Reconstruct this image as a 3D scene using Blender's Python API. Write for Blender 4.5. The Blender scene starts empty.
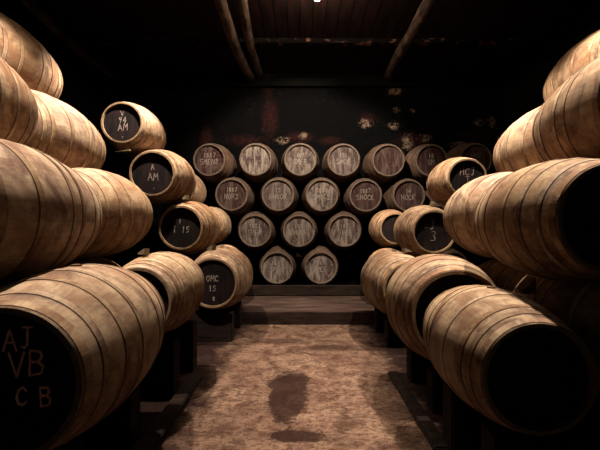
import bpy, bmesh, math, random
from mathutils import Vector
random.seed(7)
C = bpy.context.scene.collection
PI = math.pi
EYE = 1.69

# ------------------------------------------------------------------ helpers
def link(name, me, mat=None, parent=None):
    o = bpy.data.objects.new(name, me)
    C.objects.link(o)
    if mat and me is not None and not me.materials:
        me.materials.append(mat)
    if parent: o.parent = parent
    return o

def tag(o, label=None, cat=None, group=None, kind=None):
    if label: o['label'] = label
    if cat: o['category'] = cat
    if group: o['group'] = group
    if kind or label: o['kind'] = kind or 'thing'
    return o

def empty(name, loc, rz=0.0):
    o = bpy.data.objects.new(name, None)
    o.empty_display_size = .1
    C.objects.link(o)
    o.location = loc
    o.rotation_euler = (0, 0, rz)
    return o

def to_mesh(name, bm, smooth=False):
    me = bpy.data.meshes.new(name)
    bm.normal_update()
    bm.to_mesh(me); bm.free()
    if smooth:
        for p in me.polygons: p.use_smooth = True
    return me

def box_mesh(name, x0, x1, y0, y1, z0, z1, bevel=0.0, jitter=0.0, cuts=0):
    bm = bmesh.new()
    bmesh.ops.create_cube(bm, size=1)
    for v in bm.verts:
        v.co = Vector((x0 + (v.co.x + .5) * (x1 - x0), y0 + (v.co.y + .5) * (y1 - y0), z0 + (v.co.z + .5) * (z1 - z0)))
    if cuts:
        es = sorted(bm.edges, key=lambda e: -e.calc_length())[:4]
        bmesh.ops.subdivide_edges(bm, edges=es, cuts=cuts, use_grid_fill=True)
    if bevel:
        bmesh.ops.bevel(bm, geom=[e for e in bm.edges if len(e.link_faces) == 2 and e.calc_face_angle(0) > .5],
                        offset=bevel, segments=2, affect='EDGES')
    if jitter:
        for v in bm.verts:
            v.co += Vector((random.uniform(-1, 1), random.uniform(-1, 1), random.uniform(-1, 1))) * jitter
    return to_mesh(name, bm)

def lathe_y(profile, n, closed=False):
    """profile: list of (radius, y). axis = Y through origin."""
    bm = bmesh.new()
    rings = []
    for r, y in profile:
        if r < 1e-6:
            rings.append([bm.verts.new((0, y, 0))]); continue
        rings.append([bm.verts.new((r * math.sin(2 * PI * i / n), y, r * math.cos(2 * PI * i / n))) for i in range(n)])
    m = len(rings)
    for k in range(m if closed else m - 1):
        a, b = rings[k], rings[(k + 1) % m]
        for i in range(n):
            j = (i + 1) % n
            if len(a) == 1 and len(b) == 1: continue
            if len(a) == 1: bm.faces.new((a[0], b[j], b[i]))
            elif len(b) == 1: bm.faces.new((a[i], a[j], b[0]))
            else: bm.faces.new((a[i], a[j], b[j], b[i]))
    bmesh.ops.recalc_face_normals(bm, faces=bm.faces)
    return bm

def tube(name, pts, rad, n=10, smooth=True):
    """round bar along points, rad = list of radii"""
    bm = bmesh.new(); rings = []
    for k, p in enumerate(pts):
        p = Vector(p)
        d = (Vector(pts[min(k + 1, len(pts) - 1)]) - Vector(pts[max(k - 1, 0)])).normalized()
        u = d.cross(Vector((.13, .21, 1))).normalized(); w = d.cross(u).normalized()
        rings.append([bm.verts.new(p + (u * math.cos(2 * PI * i / n) + w * math.sin(2 * PI * i / n)) * rad[k]) for i in range(n)])
    for a, b in zip(rings, rings[1:]):
        for i in range(n):
            j = (i + 1) % n
            bm.faces.new((a[i], a[j], b[j], b[i]))
    bm.faces.new(rings[0]); bm.faces.new(rings[-1])
    bmesh.ops.recalc_face_normals(bm, faces=bm.faces)
    return to_mesh(name, bm, smooth)

# ------------------------------------------------------------------ materials
REFL = .40
class NT:
    def __init__(s, name, rough=.8, spec=.2):
        s.m = bpy.data.materials.new(name); s.m.use_nodes = True
        s.t = s.m.node_tree; s.t.nodes.clear()
        s.out = s.n('ShaderNodeOutputMaterial'); s.b = s.n('ShaderNodeBsdfPrincipled')
        s.b.inputs['Roughness'].default_value = rough
        s.b.inputs['Specular IOR Level'].default_value = spec * .3
        s.l(s.b.outputs[0], s.out.inputs[0])
    def n(s, ty, **kw):
        nd = s.t.nodes.new(ty)
        for k, v in kw.items(): setattr(nd, k, v)
        return nd
    def l(s, a, b): s.t.links.new(a, b)
    def inp(s, sock, v):
        if hasattr(v, 'is_output') or isinstance(v, bpy.types.NodeSocket): s.l(v, sock)
        else: sock.default_value = v
    def math(s, op, a, b=0.0, c=0.0, clamp=False):
        nd = s.n('ShaderNodeMath', operation=op, use_clamp=clamp)
        for i, v in enumerate((a, b, c)): s.inp(nd.inputs[i], v)
        return nd.outputs[0]
    def noise(s, vec, scale, detail=4, rough=.55, dist=0.0):
        nd = s.n('ShaderNodeTexNoise')
        if vec is not None: s.l(vec, nd.inputs['Vector'])
        nd.inputs['Scale'].default_value = scale; nd.inputs['Detail'].default_value = detail
        nd.inputs['Roughness'].default_value = rough; nd.inputs['Distortion'].default_value = dist
        return nd.outputs[0]
    def ramp(s, fac, stops):
        nd = s.n('ShaderNodeValToRGB'); s.l(fac, nd.inputs[0])
        e = nd.color_ramp.elements
        while len(e) < len(stops): e.new(.5)
        for el, (p, c) in zip(e, stops):
            el.position = p; el.color = (c, c, c, 1) if not hasattr(c, '__len__') else (*c, 1)
        return nd.outputs[0]
    def mix(s, fac, a, b, mode='MIX'):
        nd = s.n('ShaderNodeMix', data_type='RGBA', blend_type=mode)
        s.inp(nd.inputs[0], fac)
        for sock, v in ((nd.inputs[6], a), (nd.inputs[7], b)):
            if isinstance(v, tuple): sock.default_value = (*v, 1)
            else: s.l(v, sock)
        return nd.outputs[2]
    def color(s, c):
        # finishes scaled down evenly so less light bounces between surfaces; red chalk kept
        g = 1.0 if 'red_chalk' in s.m.name else REFL
        s.l(s.mix(1.0, c, (g, g, g), 'MULTIPLY'), s.b.inputs['Base Color'])
    def bump(s, h, strength=.3, dist=.01):
        nd = s.n('ShaderNodeBump'); nd.inputs['Strength'].default_value = strength
        nd.inputs['Distance'].default_value = dist
        s.l(h, nd.inputs['Height']); s.l(nd.outputs[0], s.b.inputs['Normal'])
    def obj(s): return s.n('ShaderNodeTexCoord').outputs['Object']
    def rnd(s): return s.n('ShaderNodeObjectInfo').outputs['Random']
    def comb(s, x, y, z):
        nd = s.n('ShaderNodeCombineXYZ')
        for i, v in enumerate((x, y, z)): s.inp(nd.inputs[i], v)
        return nd.outputs[0]
    def sep(s, v):
        nd = s.n('ShaderNodeSeparateXYZ'); s.l(v, nd.inputs[0]); return nd.outputs

def stave_material(name, light, mid, dark, hoops, half, staves=26):
    k = NT(name, .72, .25)
    x, y, z = k.sep(k.obj()); r = k.rnd()
    ang = k.math('ARCTAN2', x, z)
    off = k.math('MULTIPLY', r, 40.0)
    u = k.math('MULTIPLY', ang, staves / (2 * PI))
    st = k.math('FLOOR', u); fr = k.math('FRACT', u)
    edge = k.math('ABSOLUTE', k.math('SUBTRACT', fr, .5))            # .5 at a joint
    joint = k.math('GREATER_THAN', edge, .482)
    wn = k.n('ShaderNodeTexWhiteNoise', noise_dimensions='2D')
    k.l(k.comb(st, off, 0.0), wn.inputs['Vector'])
    cx = k.math('MULTIPLY', k.math('SINE', ang), .47); cz = k.math('MULTIPLY', k.math('COSINE', ang), .47)
    v = k.comb(k.math('ADD', cx, off), y, cz)
    blot = k.noise(v, 3.0, 7, .66, .6)
    cloud = k.noise(v, 9.0, 6, .68, .4)
    grain = k.noise(k.comb(k.math('ADD', k.math('MULTIPLY', ang, 9.0), off), k.math('MULTIPLY', y, 2.6), off), 2.0, 6, .65)
    spots = k.noise(v, 22.0, 4, .7)
    c = k.mix(k.ramp(blot, [(.42, 0.0), (.57, 1.0)]), mid, light)
    c = k.mix(k.math('MULTIPLY', k.ramp(cloud, [(.38, 1.0), (.58, 0.0)]), .55), c, mid)
    c = k.mix(k.math('MULTIPLY', k.ramp(grain, [(.34, 1.0), (.54, 0.0)]), .22), c, dark)
    c = k.mix(k.math('MULTIPLY', k.ramp(spots, [(.60, 0.0), (.74, 1.0)]), .55), c, dark)
    tide = k.noise(k.comb(k.math('ADD', cx, k.math('ADD', off, 9.0)), k.math('MULTIPLY', y, 1.2), cz), 2.1, 8, .7, .8)
    c = k.mix(k.math('MULTIPLY', k.ramp(tide, [(.50, 0.0), (.64, 1.0)]), .7), c, tuple(q * w for q, w in zip(dark, (1.0, .8, .95))))
    c = k.mix(k.math('MULTIPLY', wn.outputs[0], .16), c, dark)
    if hoops: c = k.mix(k.math('MULTIPLY', joint, .22), c, dark)
    # rusty line beside each hoop, the hoop's edge shadow painted in with it
    yw = k.math('ADD', y, k.math('MULTIPLY', k.math('SUBTRACT', spots, .5), .012))
    m = None
    for h in hoops or [9.0]:
        d = k.math('ABSOLUTE', k.math('SUBTRACT', yw, h)); m = d if m is None else k.math('MINIMUM', m, d)
    rust_shadow = k.ramp(k.math('MULTIPLY', m, 10.0), [((half + .002) * 10, 1.0), ((half + .010) * 10, 0.0)])
    c = k.mix(k.math('MULTIPLY', rust_shadow, .8), c, tuple(q * .55 for q in dark))
    hsv = k.n('ShaderNodeHueSaturation')
    k.l(c, hsv.inputs['Color'])
    k.l(k.math('MULTIPLY_ADD', r, .35, .80), hsv.inputs['Value'])
    k.l(k.math('MULTIPLY_ADD', k.math('FRACT', k.math('MULTIPLY', r, 7.3)), .25, .82), hsv.inputs['Saturation'])
    k.color(hsv.outputs[0])
    h = k.math('SUBTRACT', k.math('MULTIPLY', grain, .25), k.math('MULTIPLY', joint, .5 if hoops else 0.0))
    k.bump(k.math('ADD', h, k.math('MULTIPLY', cloud, .2)), .22, .005)
    return k.m

def hoop_material(name, a, b):
    k = NT(name, .62, .35)
    x, y, z = k.sep(k.obj()); r = k.rnd()
    ang = k.math('ARCTAN2', x, z); off = k.math('MULTIPLY', r, 60.0)
    cx = k.math('MULTIPLY', k.math('SINE', ang), .5); cz = k.math('MULTIPLY', k.math('COSINE', ang), .5)
    v = k.comb(k.math('ADD', cx, off), y, cz)
    n1 = k.noise(v, 5.0, 6, .65); n2 = k.noise(v, 40.0, 3, .6)
    c = k.mix(k.ramp(n1, [(.35, 0.0), (.65, 1.0)]), a, b)
    c = k.mix(k.math('MULTIPLY', k.ramp(n2, [(.5, 0.0), (.7, 1.0)]), .5), c, tuple(q * .35 for q in a))
    hsv = k.n('ShaderNodeHueSaturation'); k.l(c, hsv.inputs['Color'])
    k.l(k.math('MULTIPLY_ADD', r, .6, .7), hsv.inputs['Value'])
    k.color(hsv.outputs[0]); k.bump(n2, .25, .003)
    return k.m

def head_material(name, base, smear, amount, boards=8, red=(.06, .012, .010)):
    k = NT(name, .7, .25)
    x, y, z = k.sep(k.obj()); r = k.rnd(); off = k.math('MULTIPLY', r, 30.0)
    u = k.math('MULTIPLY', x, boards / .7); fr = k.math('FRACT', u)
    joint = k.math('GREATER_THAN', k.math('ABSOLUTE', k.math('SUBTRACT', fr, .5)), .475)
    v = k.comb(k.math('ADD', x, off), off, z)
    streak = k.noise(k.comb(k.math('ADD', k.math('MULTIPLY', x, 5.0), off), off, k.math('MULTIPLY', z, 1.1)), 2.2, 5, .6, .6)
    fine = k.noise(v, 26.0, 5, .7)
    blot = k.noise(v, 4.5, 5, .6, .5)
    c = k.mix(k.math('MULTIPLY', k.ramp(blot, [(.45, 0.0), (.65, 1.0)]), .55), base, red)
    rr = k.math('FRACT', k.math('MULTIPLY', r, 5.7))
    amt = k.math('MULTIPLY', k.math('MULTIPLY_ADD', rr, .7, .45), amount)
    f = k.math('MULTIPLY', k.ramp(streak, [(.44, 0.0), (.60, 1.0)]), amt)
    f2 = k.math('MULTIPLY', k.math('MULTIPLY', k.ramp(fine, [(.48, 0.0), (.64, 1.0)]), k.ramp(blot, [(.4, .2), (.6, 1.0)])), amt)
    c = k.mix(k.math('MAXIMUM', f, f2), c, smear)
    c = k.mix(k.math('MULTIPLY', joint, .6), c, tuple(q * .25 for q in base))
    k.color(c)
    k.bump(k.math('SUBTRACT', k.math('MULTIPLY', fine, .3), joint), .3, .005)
    return k.m

def plain(name, a, b, scale=6, rough=.8, bump=.3, stretch=(1, 1, 1), spec=.2):
    k = NT(name, rough, spec)
    mp = k.n('ShaderNodeMapping'); mp.inputs['Scale'].default_value = stretch
    k.l(k.obj(), mp.inputs[0])
    add = k.n('ShaderNodeVectorMath', operation='ADD'); k.l(mp.outputs[0], add.inputs[0])
    off = k.math('MULTIPLY', k.rnd(), 20.0); k.l(k.comb(off, off, off), add.inputs[1])
    n1 = k.noise(add.outputs[0], scale, 6, .65, .3)
    k.color(k.mix(k.ramp(n1, [(.35, 0.0), (.65, 1.0)]), a, b)); k.bump(n1, bump, .01)
    return k.m

M = {}
OAK = ((.70, .475, .285), (.38, .20, .108), (.075, .026, .020))
H1 = (-.94, -.78, -.52, -.24, .24, .52, .78, .94)
H2 = (-.94, -.80, -.66, -.30, .16, .34, .70, .94)
HB = (-.93, -.70, -.30, .30, .70, .93)
M['oak'] = stave_material('weathered_oak', *OAK, [t * .625 for t in H1], .017)
M['oak_b'] = stave_material('weathered_oak_close_hooped', *OAK, [t * .625 for t in H2], .018)
M['oak_hoop'] = stave_material('dusty_rusted_hoop', *OAK, [], .017)
M['old_oak'] = stave_material('dusty_old_oak', (.24, .15, .10), (.13, .075, .052), (.04, .018, .013), [t * .575 for t in HB], .018)
M['old_hoop'] = hoop_material('old_iron_hoop', (.095, .057, .043), (.18, .115, .08))
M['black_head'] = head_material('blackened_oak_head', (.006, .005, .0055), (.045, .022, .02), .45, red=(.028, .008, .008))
M['grey_head'] = head_material('chalky_oak_head', (.075, .048, .042), (.44, .355, .30), .85, red=(.07, .03, .024))
M['wine_head'] = head_material('wine_stained_oak_head', (.040, .018, .017), (.26, .17, .145), .6, red=(.065, .016, .014))
M['rim'] = plain('chime_end_grain', (.22, .13, .07), (.40, .26, .15), 20, .8)
M['old_rim'] = plain('old_chime_end_grain', (.16, .11, .085), (.27, .20, .155), 20, .8)
M['bung'] = plain('cork_bung', (.10, .05, .025), (.2, .11, .06), 25)
M['chalk'] = plain('chalk', (.20, .13, .12), (.48, .37, .34), 60, .95)
M['faint_chalk'] = plain('worn_chalk', (.22, .17, .15), (.55, .46, .41), 60, .95)
M['red_chalk'] = plain('red_chalk', (.55, .17, .11), (.95, .50, .34), 40, .95)
M['timber'] = plain('dark_damp_timber', (.010, .006, .005), (.035, .020, .015), 3, .8, .4, (1, 6, 6))
M['log'] = plain('peeled_log', (.018, .011, .009), (.17, .108, .085), 3.2, .85, .6, (3, 1, 3))
M['wedge'] = plain('split_wood', (.20, .13, .08), (.42, .29, .19), 9, .8)
M['stone_step'] = plain('worn_stone_step', (.022, .012, .010), (.085, .050, .038), 3.5, .8, .5, (.5, 2.5, 2))
M['ceil'] = None

# floor: trodden earth and cement with damp stains
k = NT('trodden_cellar_floor', .9, .04)
P = k.obj(); fx, fy, fz = k.sep(P)
n_big = k.noise(P, 1.3, 6, .6, .3); n_mid = k.noise(k.comb(k.math('MULTIPLY', fx, .8), fy, 0.0), 5.0, 9, .72, .5); n_fine = k.noise(k.comb(k.math('MULTIPLY', fx, .6), fy, 0.0), 30.0, 7, .75)
n_warp = k.noise(P, 3.4, 6, .68)
c = k.mix(k.ramp(n_mid, [(.40, 0.0), (.58, 1.0)]), (.08, .042, .028), (.26, .158, .11))
c = k.mix(k.math('MULTIPLY', k.ramp(n_big, [(.4, 0.0), (.65, 1.0)]), .55), c, (.115, .055, .04))
c = k.mix(k.math('MULTIPLY', k.ramp(n_fine, [(.49, 0.0), (.58, 1.0)]), .72), c, (.05, .025, .02))
c = k.mix(k.math('MULTIPLY', k.ramp(k.noise(P, 60.0, 3, .6), [(.6, 0.0), (.72, 1.0)]), .5), c, (.42, .30, .235))
# damp earth along both stacks, with the stacks' shade painted in; ragged inner edge
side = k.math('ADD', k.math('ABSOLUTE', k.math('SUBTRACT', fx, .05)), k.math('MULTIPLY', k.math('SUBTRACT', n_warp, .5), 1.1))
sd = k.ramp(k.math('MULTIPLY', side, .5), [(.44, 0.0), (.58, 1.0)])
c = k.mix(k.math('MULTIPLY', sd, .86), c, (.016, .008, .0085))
def stain(cx, cy, rx, ry, sharp=.05, flare=0.0):
    b = k.math('DIVIDE', k.math('SUBTRACT', fy, cy), ry)
    a = k.math('DIVIDE', k.math('SUBTRACT', fx, cx), k.math('MULTIPLY_ADD', b, flare, rx))
    d = k.math('POWER', k.math('ADD', k.math('POWER', k.math('ABSOLUTE', a), 3.0), k.math('POWER', k.math('ABSOLUTE', b), 3.0)), .333)
    d = k.math('ADD', d, k.math('MULTIPLY', k.math('SUBTRACT', n_warp, .5), 1.5))
    d = k.math('ADD', d, k.math('MULTIPLY', k.math('SUBTRACT', n_fine, .5), 1.6))
    return k.ramp(k.math('MULTIPLY', d, .5), [(.5 - sharp, 1.0), (.5 + sharp * .3, 0.0)])
s1 = stain(-.12, 3.55, .20, .55, .05, .07); s2 = stain(-.03, 2.82, .24, .085); s3 = stain(.75, 4.9, .75, .13); s4 = stain(-.35, 5.2, .4, .10)
st = k.math('MAXIMUM', k.math('MAXIMUM', s1, s2), k.math('MULTIPLY', k.math('MAXIMUM', s3, s4), .6))
c = k.mix(k.math('MULTIPLY', st, .88), c, (.022, .010, .008))
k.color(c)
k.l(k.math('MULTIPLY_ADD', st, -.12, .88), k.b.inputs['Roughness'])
k.bump(k.math('ADD', k.math('MULTIPLY', n_mid, .8), k.math('MULTIPLY', n_fine, .35)), .9, .04)
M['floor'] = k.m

# back wall: soot-black plaster with flaking patches of red brick and whitewash
k = NT('sooty_flaking_wall', .9, .1)
P = k.obj(); wx, wy, wz = k.sep(P)
f1 = k.noise(P, 9.0, 8, .72, .3); f2 = k.noise(P, 17.0, 8, .85, .6); f3 = k.noise(P, 2.0, 4, .6)
bk = k.n('ShaderNodeTexBrick'); k.l(k.comb(wx, wz, 0.0), bk.inputs['Vector'])
bk.inputs['Scale'].default_value = 3.6; bk.inputs['Mortar Size'].default_value = .03
bk.inputs['Color1'].default_value = (.009, .006, .006, 1); bk.inputs['Color2'].default_value = (.005, .0045, .005, 1); bk.inputs['Mortar'].default_value = (.003, .003, .0035, 1)
c = k.mix(.55, bk.outputs[0], (.003, .0035, .0042))
def wm(x, z, rx, rz):
    a = k.math('DIVIDE', k.math('SUBTRACT', wx, x), rx); b = k.math('DIVIDE', k.math('SUBTRACT', wz, z), rz)
    d = k.math('ADD', k.math('MULTIPLY', a, a), k.math('MULTIPLY', b, b))
    return k.math('SUBTRACT', 1.0, d, clamp=True)
def many(ls):
    r = None
    for q in ls:
        w = wm(*q); r = w if r is None else k.math('MAXIMUM', r, w)
    return r
S = 8.9 / 350
def px(x, y, rx, ry): return ((x - 300) * S, EYE + (227 - y) * S, rx * S, ry * S)
redm = many([px(268, 76, 11, 36), px(270, 118, 14, 34), px(206, 140, 12, 22), px(300, 137, 26, 9), px(330, 140, 20, 7), px(395, 92, 16, 8), px(368, 118, 13, 10), px(415, 140, 34, 14), px(480, 135, 40, 12), px(245, 140, 30, 10)])
whim = many([px(395, 90, 10, 6), px(366, 123, 10, 6), px(394, 125, 7, 6), px(397, 109, 5, 5), px(413, 110, 4, 3), px(408, 142, 8, 12), px(302, 135, 7, 5), px(425, 137, 10, 6), px(460, 145, 12, 6), px(480, 122, 8, 5), px(492, 122, 6, 8), px(283, 140, 10, 5)])
rf = k.math('MULTIPLY', k.ramp(k.math('ADD', k.math('MULTIPLY', redm, .28), f2), [(.66, 0.0), (.82, 1.0)]), k.ramp(redm, [(0.0, 0.0), (.25, 1.0)]))
wf = k.math('MULTIPLY', k.math('MULTIPLY', k.ramp(k.noise(P, 11.0, 6, .8), [(.46, 0.0), (.56, 1.0)]), k.ramp(k.math('ADD', k.math('MULTIPLY', whim, .25), f2), [(.60, 0.0), (.70, 1.0)])), k.ramp(whim, [(0.0, 0.0), (.25, 1.0)]))
c = k.mix(k.math('MULTIPLY', rf, .75), c, (.05, .015, .012))
c = k.mix(wf, c, (.36, .24, .175))
tiny = k.math('MULTIPLY', k.ramp(f1, [(.60, 0.0), (.70, 1.0)]), .75)
c = k.mix(tiny, c, (.05, .026, .024))
k.color(c); k.bump(k.math('ADD', f1, k.math('MULTIPLY', f2, .5)), .6, .03)
M['wall'] = k.m
M['side_wall'] = plain('sooty_side_wall', (.003, .0033, .0038), (.008, .0065, .006), 2.5, .9, .4)

# ceiling: sooty boards
k = NT('sooty_ceiling_boards', .85, .12)
P = k.obj(); cx_, cy_, cz_ = k.sep(P)
fr = k.math('FRACT', k.math('MULTIPLY', cx_, 4.2))
gap = k.math('GREATER_THAN', k.math('ABSOLUTE', k.math('SUBTRACT', fr, .5)), .45)
nn = k.noise(k.comb(k.math('MULTIPLY', cx_, 5.0), k.math('MULTIPLY', cy_, .8), 0.0), 1.6, 6, .65)
c = k.mix(k.ramp(nn, [(.35, 0.0), (.65, 1.0)]), (.008, .0038, .0036), (.026, .011, .0095))
c = k.mix(gap, c, (.0015, .0015, .0015))
k.color(c); k.bump(k.math('SUBTRACT', nn, gap), .5, .02)
M['ceil'] = k.m

# cross joist: sooty timber with rubbed whitewash flakes along its lower edge
k = NT('flaked_joist', .85, .12)
P = k.obj(); jx, jy, jz = k.sep(P)
n1 = k.noise(k.comb(k.math('MULTIPLY', jx, 2.2), jy, k.math('MULTIPLY', jz, 5.0)), 1.8, 5, .65)
n2 = k.noise(P, 14.0, 5, .7)
fl = k.math('MULTIPLY', k.ramp(n1, [(.55, 0.0), (.62, 1.0)]), k.ramp(n2, [(.42, 0.0), (.56, 1.0)]))
c = k.mix(k.math('MULTIPLY', fl, .8), (.008, .006, .006), (.42, .20, .16))
k.color(c); k.bump(n2, .5, .01)
M['joist'] = k.m

k = NT('lit_bulb', .4)
k.t.nodes.remove(k.b)
em = k.n('ShaderNodeEmission'); em.inputs[0].default_value = (1.0, .80, .56, 1); em.inputs[1].default_value = 1000.0
k.l(em.outputs[0], k.out.inputs[0]); M['bulb'] = k.m
M['fitting'] = plain('brown_bakelite', (.02, .012, .01), (.04, .022, .018), 8, .5)

# ------------------------------------------------------------------ chalk handwriting
GL = {
 'A': [[(0, 0), (.28, 1), (.58, 0)], [(.12, .38), (.48, .40)]],
 'B': [[(.05, 0), (.05, 1), (.4, .95), (.48, .75), (.36, .55), (.05, .52)], [(.3, .54), (.55, .36), (.48, .08), (.05, 0)]],
 'C': [[(.52, .82), (.34, 1), (.1, .82), (.03, .45), (.14, .1), (.36, 0), (.54, .16)]],
 'E': [[(.5, 1), (.06, 1), (.06, 0), (.52, 0)], [(.06, .52), (.4, .52)]],
 'H': [[(.05, 0), (.05, 1)], [(.5, 0), (.5, 1)], [(.05, .5), (.5, .5)]],
 'J': [[(.1, 1), (.55, 1)], [(.36, 1), (.36, .15), (.24, 0), (.08, .1)]],
 'K': [[(.06, 0), (.06, 1)], [(.5, 1), (.06, .45), (.52, 0)]],
 'M': [[(0, 0), (.08, 1), (.3, .4), (.52, 1), (.6, 0)]],
 'N': [[(.04, 0), (.06, 1), (.5, 0), (.52, 1)]],
 'O': [[(.3, 1), (.06, .75), (.04, .3), (.28, 0), (.52, .28), (.52, .72), (.3, 1)]],
 'R': [[(.05, 0), (.05, 1), (.42, .95), (.48, .7), (.36, .52), (.05, .5)], [(.25, .5), (.54, 0)]],
 'S': [[(.5, .85), (.3, 1), (.08, .85), (.12, .6), (.44, .42), (.5, .18), (.3, 0), (.05, .12)]],
 'T': [[(0, 1), (.58, 1)], [(.3, 1), (.28, 0)]],
 'V': [[(0, 1), (.28, 0), (.58, 1)]],
 'G': [[(.52, .82), (.34, 1), (.1, .82), (.03, .45), (.14, .1), (.36, 0), (.54, .16), (.54, .45), (.34, .45)]],
 '1': [[(.2, .85), (.32, 1), (.3, 0)]],
 '2': [[(.06, .8), (.25, 1), (.48, .8), (.4, .5), (.05, 0), (.54, .04)]],
 '3': [[(.08, .92), (.34, 1), (.48, .78), (.26, .54), (.5, .32), (.4, .05), (.06, .06)]],
 '4': [[(.4, 0), (.4, 1), (.03, .34), (.56, .34)]],
 '5': [[(.5, 1), (.12, 1), (.08, .58), (.36, .6), (.5, .32), (.34, .02), (.06, .08)]],
 '7': [[(.04, 1), (.54, 1), (.2, 0)]],
 '8': [[(.28, .54), (.1, .78), (.28, 1), (.46, .78), (.28, .54), (.06, .26), (.28, 0), (.5, .26), (.28, .54)]],
 '9': [[(.5, .7), (.28, .5), (.08, .72), (.26, 1), (.48, .86), (.48, .6), (.3, 0)]],
 '.': [[(.2, .12), (.3, .0)]], '-': [[(.1, .45), (.45, .45)]],
}
def chalk_mesh(lines, width=.011):
    """lines: list of (text, centre x, base z, height). Ribbon strokes 1.5 mm thick in the xz plane, facing -y."""
    bm = bmesh.new()
    for text, cx, z0, h in lines:
        w = h * .72
        x = cx - w * len(text) / 2
        for ch in text:
            if ch != ' ':
                sk = random.uniform(-.06, .10); dz = random.uniform(-.06, .06) * h; sc = random.uniform(.9, 1.08)
                for stroke in GL[ch]:
                    pts = [Vector((x + (a + sk * b) * h * sc + random.uniform(-.02, .02) * h, 0, z0 + dz + b * h * sc + random.uniform(-.02, .02) * h)) for a, b in stroke]
                    for p, q in zip(pts, pts[1:]):
                        d = (q - p)
                        if d.length < 1e-5: continue
                        d.normalize(); s = Vector((-d.z, 0, d.x)) * width * .5 * random.uniform(.75, 1.2)
                        e = d * width * .35
                        quad = [p - e + s, p - e - s, q + e - s, q + e + s]
                        f = [bm.verts.new(v + Vector((0, -.0015, 0))) for v in quad]
                        g = [bm.verts.new(v) for v in quad]
                        bm.faces.new(f)
                        for i in range(4):
                            bm.faces.new((f[i], g[i], g[(i + 1) % 4], f[(i + 1) % 4]))
            x += w
    bmesh.ops.recalc_face_normals(bm, faces=bm.faces)
    return to_mesh('chalk_mark', bm)

# ------------------------------------------------------------------ barrels (one of each kind, then copies)
def barrel_proto(R, Rh, L, mats, hoops, hw):
    n = 96
    rad = lambda t: R - (R - Rh) * abs(t) ** 2.0
    ch = .045; th = .026
    prof = [(rad(1) - th, -L / 2 + ch), (rad(1) - th, -L / 2)]
    for i in range(25):
        t = -1 + 2 * i / 24
        prof.append((rad(t), t * L / 2))
    prof += [(rad(1) - th, L / 2), (rad(1) - th, L / 2 - ch)]
    bm = lathe_y(prof, n)
    me = to_mesh('barrel_staves', bm, True)
    me.materials.append(mats['body']); me.materials.append(mats['rim'])
    for p in me.polygons:
        if abs(p.normal.y) > .9: p.material_index = 1; p.use_smooth = False
        elif p.center.xz.length < Rh - th * .5: p.use_smooth = False; p.material_index = 1
    ms = {'staves': me}
    for nm, sgn in (('head', -1), ('rear_head', 1)):
        yy = sgn * (L / 2 - ch + .002)
        pr = [(0, yy), (Rh - th + .001, yy), (Rh - th + .001, yy - sgn * .025), (0, yy - sgn * .025)]
        ms[nm] = to_mesh('barrel_head', lathe_y(pr, n))
    hm = []
    for t in hoops:
        w = hw * (1.25 if abs(t) > .85 else 1.0); h = .0045
        y0, y1 = t * L / 2 - w / 2, t * L / 2 + w / 2
        y0 = max(y0, -L / 2 + .004); y1 = min(y1, L / 2 - .004)
        r0, r1 = rad(y0 * 2 / L), rad(y1 * 2 / L)
        pr = [(r0 - .004, y0), (r0 + h - .0015, y0), (r0 + h, y0 + .002), (r1 + h, y1 - .002), (r1 + h - .0015, y1), (r1 - .004, y1)]
        m = to_mesh('barrel_hoop', lathe_y(pr, n, closed=True), False)
        hm.append(m)
    ms['hoops'] = hm
    # bung: tapered cork standing out of the top of the bilge
    bm = bmesh.new()
    bmesh.ops.create_cone(bm, cap_ends=True, segments=16, radius1=.026, radius2=.032, depth=.05)
    for v in bm.verts: v.co.z += R - .016
    ms['bung'] = to_mesh('bung', bm)
    ms['R'] = R; ms['L'] = L; ms['Rh'] = Rh; ms['ch'] = ch; ms['mats'] = mats
    return ms

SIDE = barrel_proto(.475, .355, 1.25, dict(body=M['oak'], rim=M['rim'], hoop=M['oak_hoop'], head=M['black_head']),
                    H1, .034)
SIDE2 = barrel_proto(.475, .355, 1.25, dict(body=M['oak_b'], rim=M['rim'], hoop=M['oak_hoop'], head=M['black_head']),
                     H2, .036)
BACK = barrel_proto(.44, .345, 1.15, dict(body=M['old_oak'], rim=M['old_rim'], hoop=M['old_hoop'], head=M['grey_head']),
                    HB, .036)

def barrel(kind, X, h, zhead, s, yaw, label, group, writing=None, chalk='chalk', head=None, name='wine_barrel', sy=1.0, pitch=0.0):
    R, L = kind['R'] * s, kind['L'] * s * sy
    cx = X + math.sin(yaw) * L / 2; cy = zhead + L / 2; cz = EYE + h
    root = empty(name, (cx, cy, cz - R), -yaw)
    root.scale = (s, s * sy, s)
    root.rotation_euler.x = pitch
    tag(root, label, 'barrel', group)
    up = (0, 0, kind['R']); mt = kind['mats']
    def part(nm, me, mat=None):
        o = link(nm, me, mat, root); o.location = up; return o
    st = part('staves', kind['staves'])
    b = link('bung', kind['bung'], M['bung'], st)
    for nm in ('head', 'rear_head'):
        o = part(nm, kind[nm], mt['head'])
        if nm == 'head' and head:
            o.material_slots[0].link = 'OBJECT'; o.material_slots[0].material = head
        if nm == 'head':
            hd = o; tag(o, label=None)
    for m in kind['hoops']:
        part('hoop', m, mt['hoop'])
    for line in writing or ():
        me = chalk_mesh([line]); me.materials.append(M[chalk])
        c = link('chalk_mark', me, None, hd)
        c.location = (0, -(kind['L'] / 2 - kind['ch'] + .0006), 0)
    return root

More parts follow.
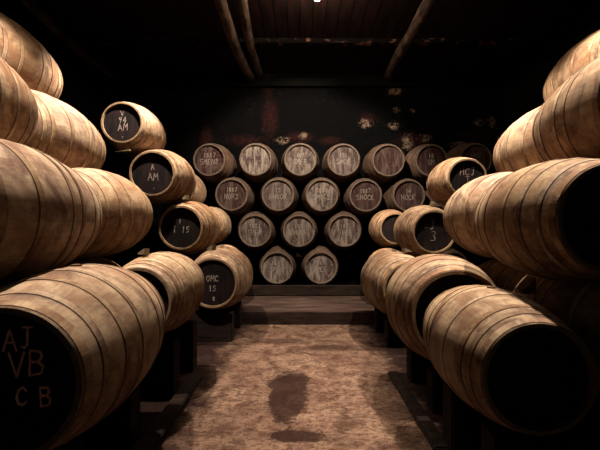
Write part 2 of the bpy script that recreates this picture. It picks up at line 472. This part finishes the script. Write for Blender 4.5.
GLF = 'large barrels stacked left of the aisle'
GRT = 'large barrels stacked right of the aisle'
GBK = 'smaller old barrels stacked against the back wall'
side = [
 # kind, X, h, z, scale, yaw, label, group, writing, chalk
 (SIDE,  -1.452, -.770, 1.689, 1.07, -.083, 'nearest tan barrel on the floor at left, black head scrawled AJ VB CB', GLF,
   [('AJ', .055, .15, .095), ('VB', .095, .02, .115), ('C', .07, -.105, .085), ('B', .18, -.115, .095)], 'red_chalk'),
 (SIDE2, -2.075, .095, 1.70, 1.05, 0, 'huge tan barrel cut by left edge, lying directly above the AJ barrel', GLF),
 (SIDE,  -2.625, .965, 1.70, 1.05, 0, 'barrel cut by left edge, nearest in third layer, below the topmost left barrel', GLF),
 (SIDE2, -1.521, -.703, 3.266, .90, 0, 'floor-level tan barrel just behind the AJ barrel, its head hidden by it', GLF),
 (SIDE,  -2.224, .147, 3.2, 1.0, 0, 'second-layer left barrel whose rounded far end shows behind the huge edge barrel', GLF),
 (SIDE2, -2.822, .952, 3.2, 1.0, 0, 'third-layer left barrel with rounded end reaching towards the V AM barrel', GLF),
 (SIDE,  -3.30, 1.79, 3.1, 1.0, 0, 'topmost barrel at the upper left corner, pale with broad hoops', GLF),
 (SIDE2, -2.82, 1.655, 5.53, .90, -.046, 'topmost left barrel with its black head showing, chalked V over AM', GLF,
   [('V', .0, .13, .085), ('94', .0, .0, .10), ('AM', .01, -.13, .12), ('.', .0, -.25, .05)], 'chalk'),
 (SIDE,  -2.352, .853, 5.557, 1.0, -.035, 'left barrel with black head chalked A over AM, directly below the V barrel', GLF,
   [('A', .0, .06, .08), ('AM', .01, -.10, .12), ('.', .02, -.24, .05)], 'chalk'),
 (SIDE2, -1.944, -.012, 5.69, 1.0, -.018, 'pale left barrel with black head faintly chalked 1 15, second layer up', GLF,
   [('1', -.02, .07, .07), ('1 15', .0, -.08, .10)], 'faint_chalk'),
 (SIDE,  -1.254, -.80, 4.99, 1.0, .012, 'lowest left barrel with dark head chalked OMC, beside the stone step', GLF,
   [('OMC', .0, .02, .09), ('15', .0, -.12, .08), ('8', .02, -.26, .06)], 'faint_chalk'),
 (SIDE2, -1.90, .03, 6.98, .85, 0, 'small end of barrel showing behind the 1 15 barrel', GLF),
 (SIDE,  -2.43, .76, 6.86, .85, 0, 'grey barrel end peeping out behind the A AM barrel', GLF),
 (SIDE2, -1.50, -.75, 6.29, .85, 0, 'dark barrel end behind the OMC barrel, close to the back stack', GLF),
 (SIDE2,  1.298, -.825, 1.89, .85, .047, 'nearest barrel on the floor at right with a plain pitch black head', GRT),
 (SIDE,   1.365, -.80, 2.99, 1.1, .09, 'second floor-level barrel on the right, black head half covered by the nearest one', GRT),
 (SIDE2,  1.47, -.845, 4.69, 1.0, -.06, 'farthest floor-level barrel on the right with its head showing, beside the stone step', GRT),
 (SIDE,   1.819, .05, 2.016, .90, .053, 'big banded barrel at right edge, black head cut by the frame, second layer', GRT),
 (SIDE2,  2.214, .122, 3.3, 1.0, 0, 'second-layer right barrel behind the big banded one, only its rounded end visible', GRT),
 (SIDE2,  2.44, .84, 1.9, 1.0, 0, 'barrel cut by right edge in the third layer, above the big banded barrel', GRT),
 (SIDE,   2.864, .908, 3.3, 1.0, 0, 'third-layer right barrel with pale rounded end behind the edge barrel', GRT),
 (SIDE2,  3.45, 1.80, 3.5, .93, .12, 'topmost right barrel at the frame edge, sliver of black head showing', GRT),
 (SIDE2,  2.128, -.075, 5.53, .95, .021, 'right barrel with black head chalked J over 3, second layer', GRT,
   [('J', -.02, .04, .14), ('-', -.12, .02, .10), ('3', .0, -.15, .16)], 'faint_chalk'),
 (SIDE,   2.67, .785, 5.573, .855, .042, 'small right barrel with dark head chalked HCJ over T', GRT,
   [('HCJ', .02, .06, .13), ('T', .03, -.09, .12)], 'chalk'),
 (SIDE2,  1.90, -.03, 6.95, .85, 0, 'dark-shaded barrel end behind the J 3 barrel', GRT),
 (SIDE2,  1.72, -.82, 6.28, .85, 0, 'dark barrel end behind the farthest floor-level right barrel', GRT),

 # outer files, in deep shade behind the front ones
 (SIDE2,  2.33, -.75, 1.95, 1.05, 0, 'barrel in deep shade behind the nearest right barrel, under the big banded one', GRT),
 (SIDE,   2.50, -.815, 3.30, 1.0, 0, 'shaded outer barrel on the floor behind the second right barrel', GRT),
 (SIDE,  -2.60, -.80, 1.70, 1.07, 0, 'shaded outer barrel on the floor left of the AJ barrel', GLF),
 (SIDE2, -2.53, -.785, 3.25, 1.0, 0, 'shaded outer barrel left of the barrel behind the AJ barrel', GLF),
]
for row in side:
    barrel(*row, sy=.82 if row[3] == 2.99 else 1.0, pitch=-.05 if row[3] == 2.99 else 0.0)

bz = 7.56
FC = 'faint_chalk'
G, W = M['grey_head'], M['wine_head']
def t2(a, b, h1=.085, h2=.11): return [(a, .0, .06, h1), (b, .0, -.09, h2)]
back = [
 (-.50, -.886, 'bottom row of back stack, left barrel, grey head chalked 1879', t2('1879', 'SMEC'), G),
 (.45, -.880, 'bottom row of back stack, right barrel, wine-dark head chalked 185', t2('185', 'SMCE'), G),
 (-.97, -.06, 'leftmost visible barrel in second row of back stack, chalked 1881', t2('1881', 'SHER'), G),
 (-.02, -.065, 'middle barrel in second row of back stack, grey head chalked 155', t2('155', 'SHOOR'), G),
 (.99, -.055, 'rightmost visible barrel in second row of back stack, stained head', t2('187', 'THE'), G),
 (-1.51, .725, 'leftmost barrel in third row of back stack, brown head chalked 1887 NOR2', t2('1887', 'NOR2'), W),
 (-.45, .71, 'second barrel from left in third row of back stack, chalked 15 GHOOR', t2('15', 'GHOOR'), G),
 (.50, .70, 'middle barrel in third row of back stack, streaky head chalked 1887 SMOC2', t2('1887', 'SMOC2'), G),
 (1.45, .69, 'fourth barrel in third row of back stack, head chalked 1887 SHOCK', t2('1887', 'SHOCK'), W),
 (2.36, .68, 'wine-red barrel at right end of third row of back stack', t2('14', 'HOCK'), W),
 (-2.01, 1.45, 'leftmost barrel in top row of back stack, dark head chalked 1887 SMEN8', t2('1887', 'SMEN8', .1, .115), W),
 (-.955, 1.465, 'top row back barrel with a white smeared head, second from left', None, G),
 (.04, 1.455, 'third barrel from left in top row of back stack, chalked 187 SMEE', t2('187', 'SMEE'), G),
 (.97, 1.46, 'fourth barrel from left in top row of back stack, pale grey rim', t2('155', 'SMCE'), G),
 (1.94, 1.42, 'fifth barrel from left in top row of back stack, red-streaked head without numbers', None, W),
 (2.86, 1.42, 'reddish top row back barrel half hidden behind the HCJ barrel', t2('14', 'SM'), W),
 (3.32, .69, 'old barrel under the rightmost top row barrel, mostly hidden by the stack on the right', None, W),
 (2.37, -.885, 'hidden old barrel in the bottom row of back stack, behind the J 3 barrel', None, W),
 (3.33, -.885, 'hidden old barrel in the bottom row of back stack, nearest the right wall', None, W),
 (2.85, -.10, 'hidden old barrel in the second row of back stack, on the right', None, W),
 (3.80, 1.45, 'rightmost barrel in top row of back stack, dim reddish head', t2('1887', 'T'), W),
]
PITCH = .957
for i, (X, h, lab, wr, hm) in enumerate(back):
    row = 0 if h < -.5 else 1 if h < .3 else 2 if h < 1.1 else 3
    o0 = -.022 + (PITCH / 2 if row % 2 == 0 else 0)
    X = .5 * X + .5 * (o0 + PITCH * round((X - o0) / PITCH))
    h = .5 * h + .5 * (-.885 + .784 * row)
    barrel(BACK, X, h, bz + random.uniform(-.02, .06), 1.0, random.uniform(-.03, .03), lab, GBK, wr, FC, hm, 'old_barrel')

# ------------------------------------------------------------------ setting
def struct(name, me, mat):
    return tag(link(name, me, mat), kind='structure')
YB = 8.95
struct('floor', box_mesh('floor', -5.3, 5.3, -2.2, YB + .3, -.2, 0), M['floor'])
struct('wall_back', box_mesh('wall_back', -5.3, 5.3, YB, YB + .3, 0, 5.9), M['wall'])
struct('wall_left', box_mesh('wall_left', -5.5, -5.2, -2.2, YB + .3, 0, 5.9), M['side_wall'])
struct('wall_right', box_mesh('wall_right', 5.2, 5.5, -2.2, YB + .3, 0, 5.9), M['side_wall'])
CE = EYE + 3.92
struct('ceiling', box_mesh('ceiling', -5.3, 5.3, -2.2, YB + .3, CE, CE + .2), M['ceil'])
struct('trim_1', box_mesh('wall_plate', -5.2, 5.2, YB - .16, YB, EYE + 3.55, EYE + 3.75, .01), M['side_wall'])

# round roof beams and a squared cross joist
def log(pts, r, label, flake='log'):
    rs = [r * random.uniform(.9, 1.1) for _ in pts]
    o = link('roof_log', tube('roof_log', pts, rs, 14), M[flake])
    return tag(o, label, 'beam', 'roof logs under the cellar ceiling')
def run(x0, x1, zz, y0=4.4, y1=YB, n=9, bend=.06):
    pts = []
    for i in range(n):
        t = i / (n - 1)
        pts.append((x0 + (x1 - x0) * t + bend * math.sin(t * 7) * .5, y0 + (y1 - y0) * t, EYE + zz + .03 * math.sin(t * 9)))
    return pts
log(run(-4.42, -4.72, 3.71), .09, 'long round roof log at upper left, above the pale top barrels')
log(run(-1.36, -1.22, 3.67), .105, 'pale weathered roof log, left one of the pair left of the lamp')
log(run(-.98, -1.0, 3.74), .085, 'dark reddish roof log, right one of the pair left of the lamp')
log(run(2.05, 2.18, 3.69), .10, 'round roof log running back on the right of the lamp')
o = link('cross_joist', box_mesh('cross_joist', -5.2, 5.2, 7.25, 7.37, CE - .10, CE - .001, .008), M['joist'])
tag(o, 'squared cross joist with flaked whitewash spanning the ceiling near back wall', 'beam')

# lamp
LX, LY = .27, 5.45
lamp = empty('pendant_lamp', (LX, LY, EYE + 3.54)); tag(lamp, 'glowing bare bulb hanging on a short cord at top centre', 'lamp')
bm = bmesh.new()
bmesh.ops.create_uvsphere(bm, u_segments=24, v_segments=16, radius=.075)
for v in bm.verts:
    if v.co.z > 0:
        v.co.z *= 1.45; f = 1 - .42 * (v.co.z / .109) ** 1.5; v.co.x *= f; v.co.y *= f
    v.co.z += .075
link('bulb', to_mesh('bulb', bm, True), M['bulb'], lamp)
bm = bmesh.new(); bmesh.ops.create_cone(bm, cap_ends=True, segments=16, radius1=.04, radius2=.025, depth=.09)
for v in bm.verts: v.co.z += .21
link('socket', to_mesh('socket', bm, True), M['fitting'], lamp)
link('cord', tube('cord', [(0, 0, .25), (.004, 0, .36), (0, 0, CE - EYE - 3.54 - .001)], [.006] * 3, 8), M['fitting'], lamp)

# added unseen shaded lamps: overhead light for both side stacks and the back stack
def added_lamp(x, y, zz, tilt, power, label, pitch=0.0, cone=80):
    root = empty('added_shaded_lamp', (x, y, EYE + zz)); tag(root, label, 'lamp', 'added shaded lamps above the stacks')
    root.rotation_euler = (pitch, tilt, 0)
    bm = bmesh.new(); n = 32; rings = []
    for r, z in ((.17, -.10), (.16, -.02), (.10, .06), (.045, .09), (.04, .087), (.094, .053), (.153, -.022), (.165, -.10)):
        rings.append([bm.verts.new((r * math.cos(2 * PI * i / n), r * math.sin(2 * PI * i / n), z)) for i in range(n)])
    for q, p in zip(rings, rings[1:] + rings[:1]):
        for i in range(n): bm.faces.new((q[i], q[(i + 1) % n], p[(i + 1) % n], p[i]))
    bmesh.ops.recalc_face_normals(bm, faces=bm.faces)
    link('lamp_shade', to_mesh('lamp_shade', bm, True), M['fitting'], root)
    bm = bmesh.new(); bmesh.ops.create_uvsphere(bm, u_segments=16, v_segments=10, radius=.04)
    for v in bm.verts: v.co.z += .03
    link('bulb', to_mesh('shaded_bulb', bm, True), M['added_bulb'], root)
    link('stem', tube('stem', [(0, 0, .088), (0, 0, .15), (math.sin(-tilt) * .12, 0, (CE - EYE - zz) * 1.0 - .02)], [.012, .012, .012], 8), M['fitting'], root)
    l = bpy.data.lights.new('added_lamp_light', 'SPOT'); l.energy = power * 1.1 / REFL; l.color = (1.0, .87, .70)
    l.spot_size = math.radians(cone); l.spot_blend = .4; l.shadow_soft_size = .06
    o = bpy.data.objects.new('added_lamp_light', l); C.objects.link(o); o.parent = root; o.location = (0, 0, -.06)
k = NT('added_lit_bulb', .4); k.t.nodes.remove(k.b)
em = k.n('ShaderNodeEmission'); em.inputs[0].default_value = (1.0, .8, .55, 1); em.inputs[1].default_value = 20.0
k.l(em.outputs[0], k.out.inputs[0]); M['added_bulb'] = k.m
TILT = math.radians(5)
added_lamp(-2.0, 2.5, 3.55, TILT, 840.0, 'added shaded lamp over the near left barrels, out of sight above')
added_lamp(-1.9, 4.95, 3.55, TILT, 1000.0, 'added shaded lamp over the far left barrels, out of sight above')
added_lamp(2.05, 2.9, 3.55, -TILT * 2.6, 840.0, 'added shaded lamp over the near right barrels, out of sight above')
added_lamp(1.78, 4.95, 3.55, -TILT, 900.0, 'added shaded lamp over the far right barrels, out of sight above')
added_lamp(.1, 4.9, 3.62, 0, 720.0, 'added shaded lamp over the aisle, tilted towards the back stack, out of sight above', math.radians(52), 84)

# small wooden wedges and chocks between the barrels
def wedge(x, y, h, ln, wd, ht, rz, label, name='wooden_wedge'):
    bm = bmesh.new()
    co = [(-ln / 2, -wd / 2, 0), (ln / 2, -wd / 2, 0), (ln / 2, wd / 2, 0), (-ln / 2, wd / 2, 0),
          (-ln / 2, -wd / 2, ht), (-ln / 2, wd / 2, ht), (ln / 2, -wd / 2, ht * .15), (ln / 2, wd / 2, ht * .15)]
    v = [bm.verts.new(c) for c in co]
    for f in ((0, 3, 2, 1), (4, 6, 7, 5), (0, 1, 6, 4), (3, 5, 7, 2), (0, 4, 5, 3), (1, 2, 7, 6)): bm.faces.new([v[i] for i in f])
    bmesh.ops.recalc_face_normals(bm, faces=bm.faces)
    bmesh.ops.bevel(bm, geom=bm.edges[:], offset=.004, segments=2, affect='EDGES')
    o = link(name, to_mesh(name, bm), M['wedge']); o.location = (x, y, EYE + h); o.rotation_euler.z = rz
    tag(o, label, 'wedge', 'wooden wedges between the barrels')
wedge(-1.93, 5.85, .455, .14, .07, .08, 2.6, 'small pale wedge between the A AM barrel and the 1 15 barrel')
wedge(-1.36, 5.36, -.345, .14, .07, .08, 2.5, 'small pale wedge on top of the OMC barrel')
wedge(-2.78, 5.50, 1.185, .26, .04, .03, 2.9, 'pale stick jutting out left between the V barrel and the A AM barrel')
wedge(-1.62, 3.62, -.285, .16, .06, .07, 2.4, 'small stick on top of the floor-level barrel behind the AJ barrel')
wedge(2.24, 5.80, .345, .16, .08, .08, .5, 'pale wedge between the HCJ barrel and the J 3 barrel')
wedge(1.56, 5.1, -.365, .14, .07, .07, .4, 'small wedge on top of the farthest floor-level right barrel')
wedge(1.64, 2.55, -.48, .11, .09, .12, 3.3, 'grey chock between the nearest right barrel and the big banded barrel')

wedge(-.02, 7.80, -.665, .13, .10, .11, 0, 'grey chock in the gap between the two bottom row back barrels')

# step and skids
o = link('stone_step', box_mesh('stone_step', -1.32, 1.40, 6.05, 8.9, 0, .22, .012, .002), M['stone_step'])
tag(o, 'low worn stone step at the end of the aisle before the back stack', 'step')
def skid(x0, x1, y0, y1, z0, z1, label, name='skid_beam'):
    me = box_mesh(name, x0, x1, y0, y1, z0, z1, .012, .003, 3)
    tag(link(name, me, M['timber']), label, 'beam', 'skid timbers under the barrels')
skid(-1.30, 1.38, 7.43, 7.57, .224, .438, 'front skid timber on the step under the bottom row of back stack')
skid(2.0, 3.75, 7.43, 7.57, 0, .438, 'front skid timber under the hidden right end of back stack')
skid(2.0, 3.75, 8.50, 8.66, 0, .378, 'rear skid timber under the hidden right end of back stack')
skid(-1.30, 1.38, 8.50, 8.66, .224, .378, 'rear skid timber deep under the back stack')
def skids_for(X, h, z, s, inner, who, L=1.25, R=.475, Rh=.355):
    sg = 1 if X > 0 else -1
    for t, nm in ((-.55, 'near'), (.55, 'far')):
        ti = abs(t) - .09 / (L * s / 2)
        r = (R - (R - Rh) * ti * ti) * s + .008
        top = EYE + h - r - .002
        y = z + L * s / 2 * (1 + t)
        xi = inner; xo = X + sg * .62
        base = .224 if (y > 6.0 and abs(xi) < 1.4) else 0
        skid(min(xi, xo), max(xi, xo), y - .09, y + .09, base, top, '%s cross timber under %s' % (nm, who))
skids_for(-1.452, -.770, 1.689, 1.07, -1.28, 'the AJ barrel')
skids_for(-1.521, -.703, 3.266, .9, -1.24, 'the barrel behind the AJ barrel')
skids_for(-1.254, -.80, 4.96, 1.0, -1.0, 'the OMC barrel')
skids_for(2.33, -.75, 1.95, 1.05, 2.0, 'the shaded barrel behind the nearest right barrel')
skids_for(2.50, -.815, 3.30, 1.0, 2.12, 'the shaded outer right barrel')
skids_for(-2.60, -.80, 1.70, 1.07, -2.2, 'the shaded outer barrel left of the AJ barrel')
skids_for(-2.53, -.785, 3.25, 1.0, -2.2, 'the second shaded outer left barrel')
skids_for(1.298, -.825, 1.89, .85, 1.14, 'the nearest right barrel')
skids_for(1.425, -.80, 2.99, 1.1, 1.20, 'the second right floor-level barrel', L=1.025)
skids_for(1.47, -.845, 4.69, 1.0, 1.22, 'the farthest right floor-level barrel')
skids_for(-1.50, -.75, 6.29, .85, -1.25, 'the dark barrel end left of the step')
skids_for(1.72, -.82, 6.28, .85, 1.42, 'the dark barrel end right of the step')
skid(-1.22, -1.08, 2.5, 3.9, 0, .07, 'low plank lying along the floor beside the left floor-level barrels', 'floor_plank')
skid(1.00, 1.12, 2.6, 4.0, 0, .05, 'low plank lying along the floor beside the right floor-level barrels', 'floor_plank')

sc = bpy.context.scene
cam = bpy.data.cameras.new('camera'); co = bpy.data.objects.new('camera', cam); C.objects.link(co)
cam.sensor_width = 36; cam.lens = 36 * 350 / 600; cam.shift_y = 2 / 600; cam.clip_start = .02
co.location = (0, 0, EYE); co.rotation_euler = (PI / 2, 0, 0)
sc.camera = co

w = bpy.data.worlds.new('world'); sc.world = w; w.use_nodes = True
bg = w.node_tree.nodes['Background']; bg.inputs[0].default_value = (.75, .9, 1.0, 1); bg.inputs[1].default_value = .026

sc.view_settings.view_transform = 'Standard'; sc.view_settings.look = 'None'
sc.view_settings.gamma = 1.0; sc.view_settings.use_curve_mapping = False
sc.view_settings.exposure = 0.0
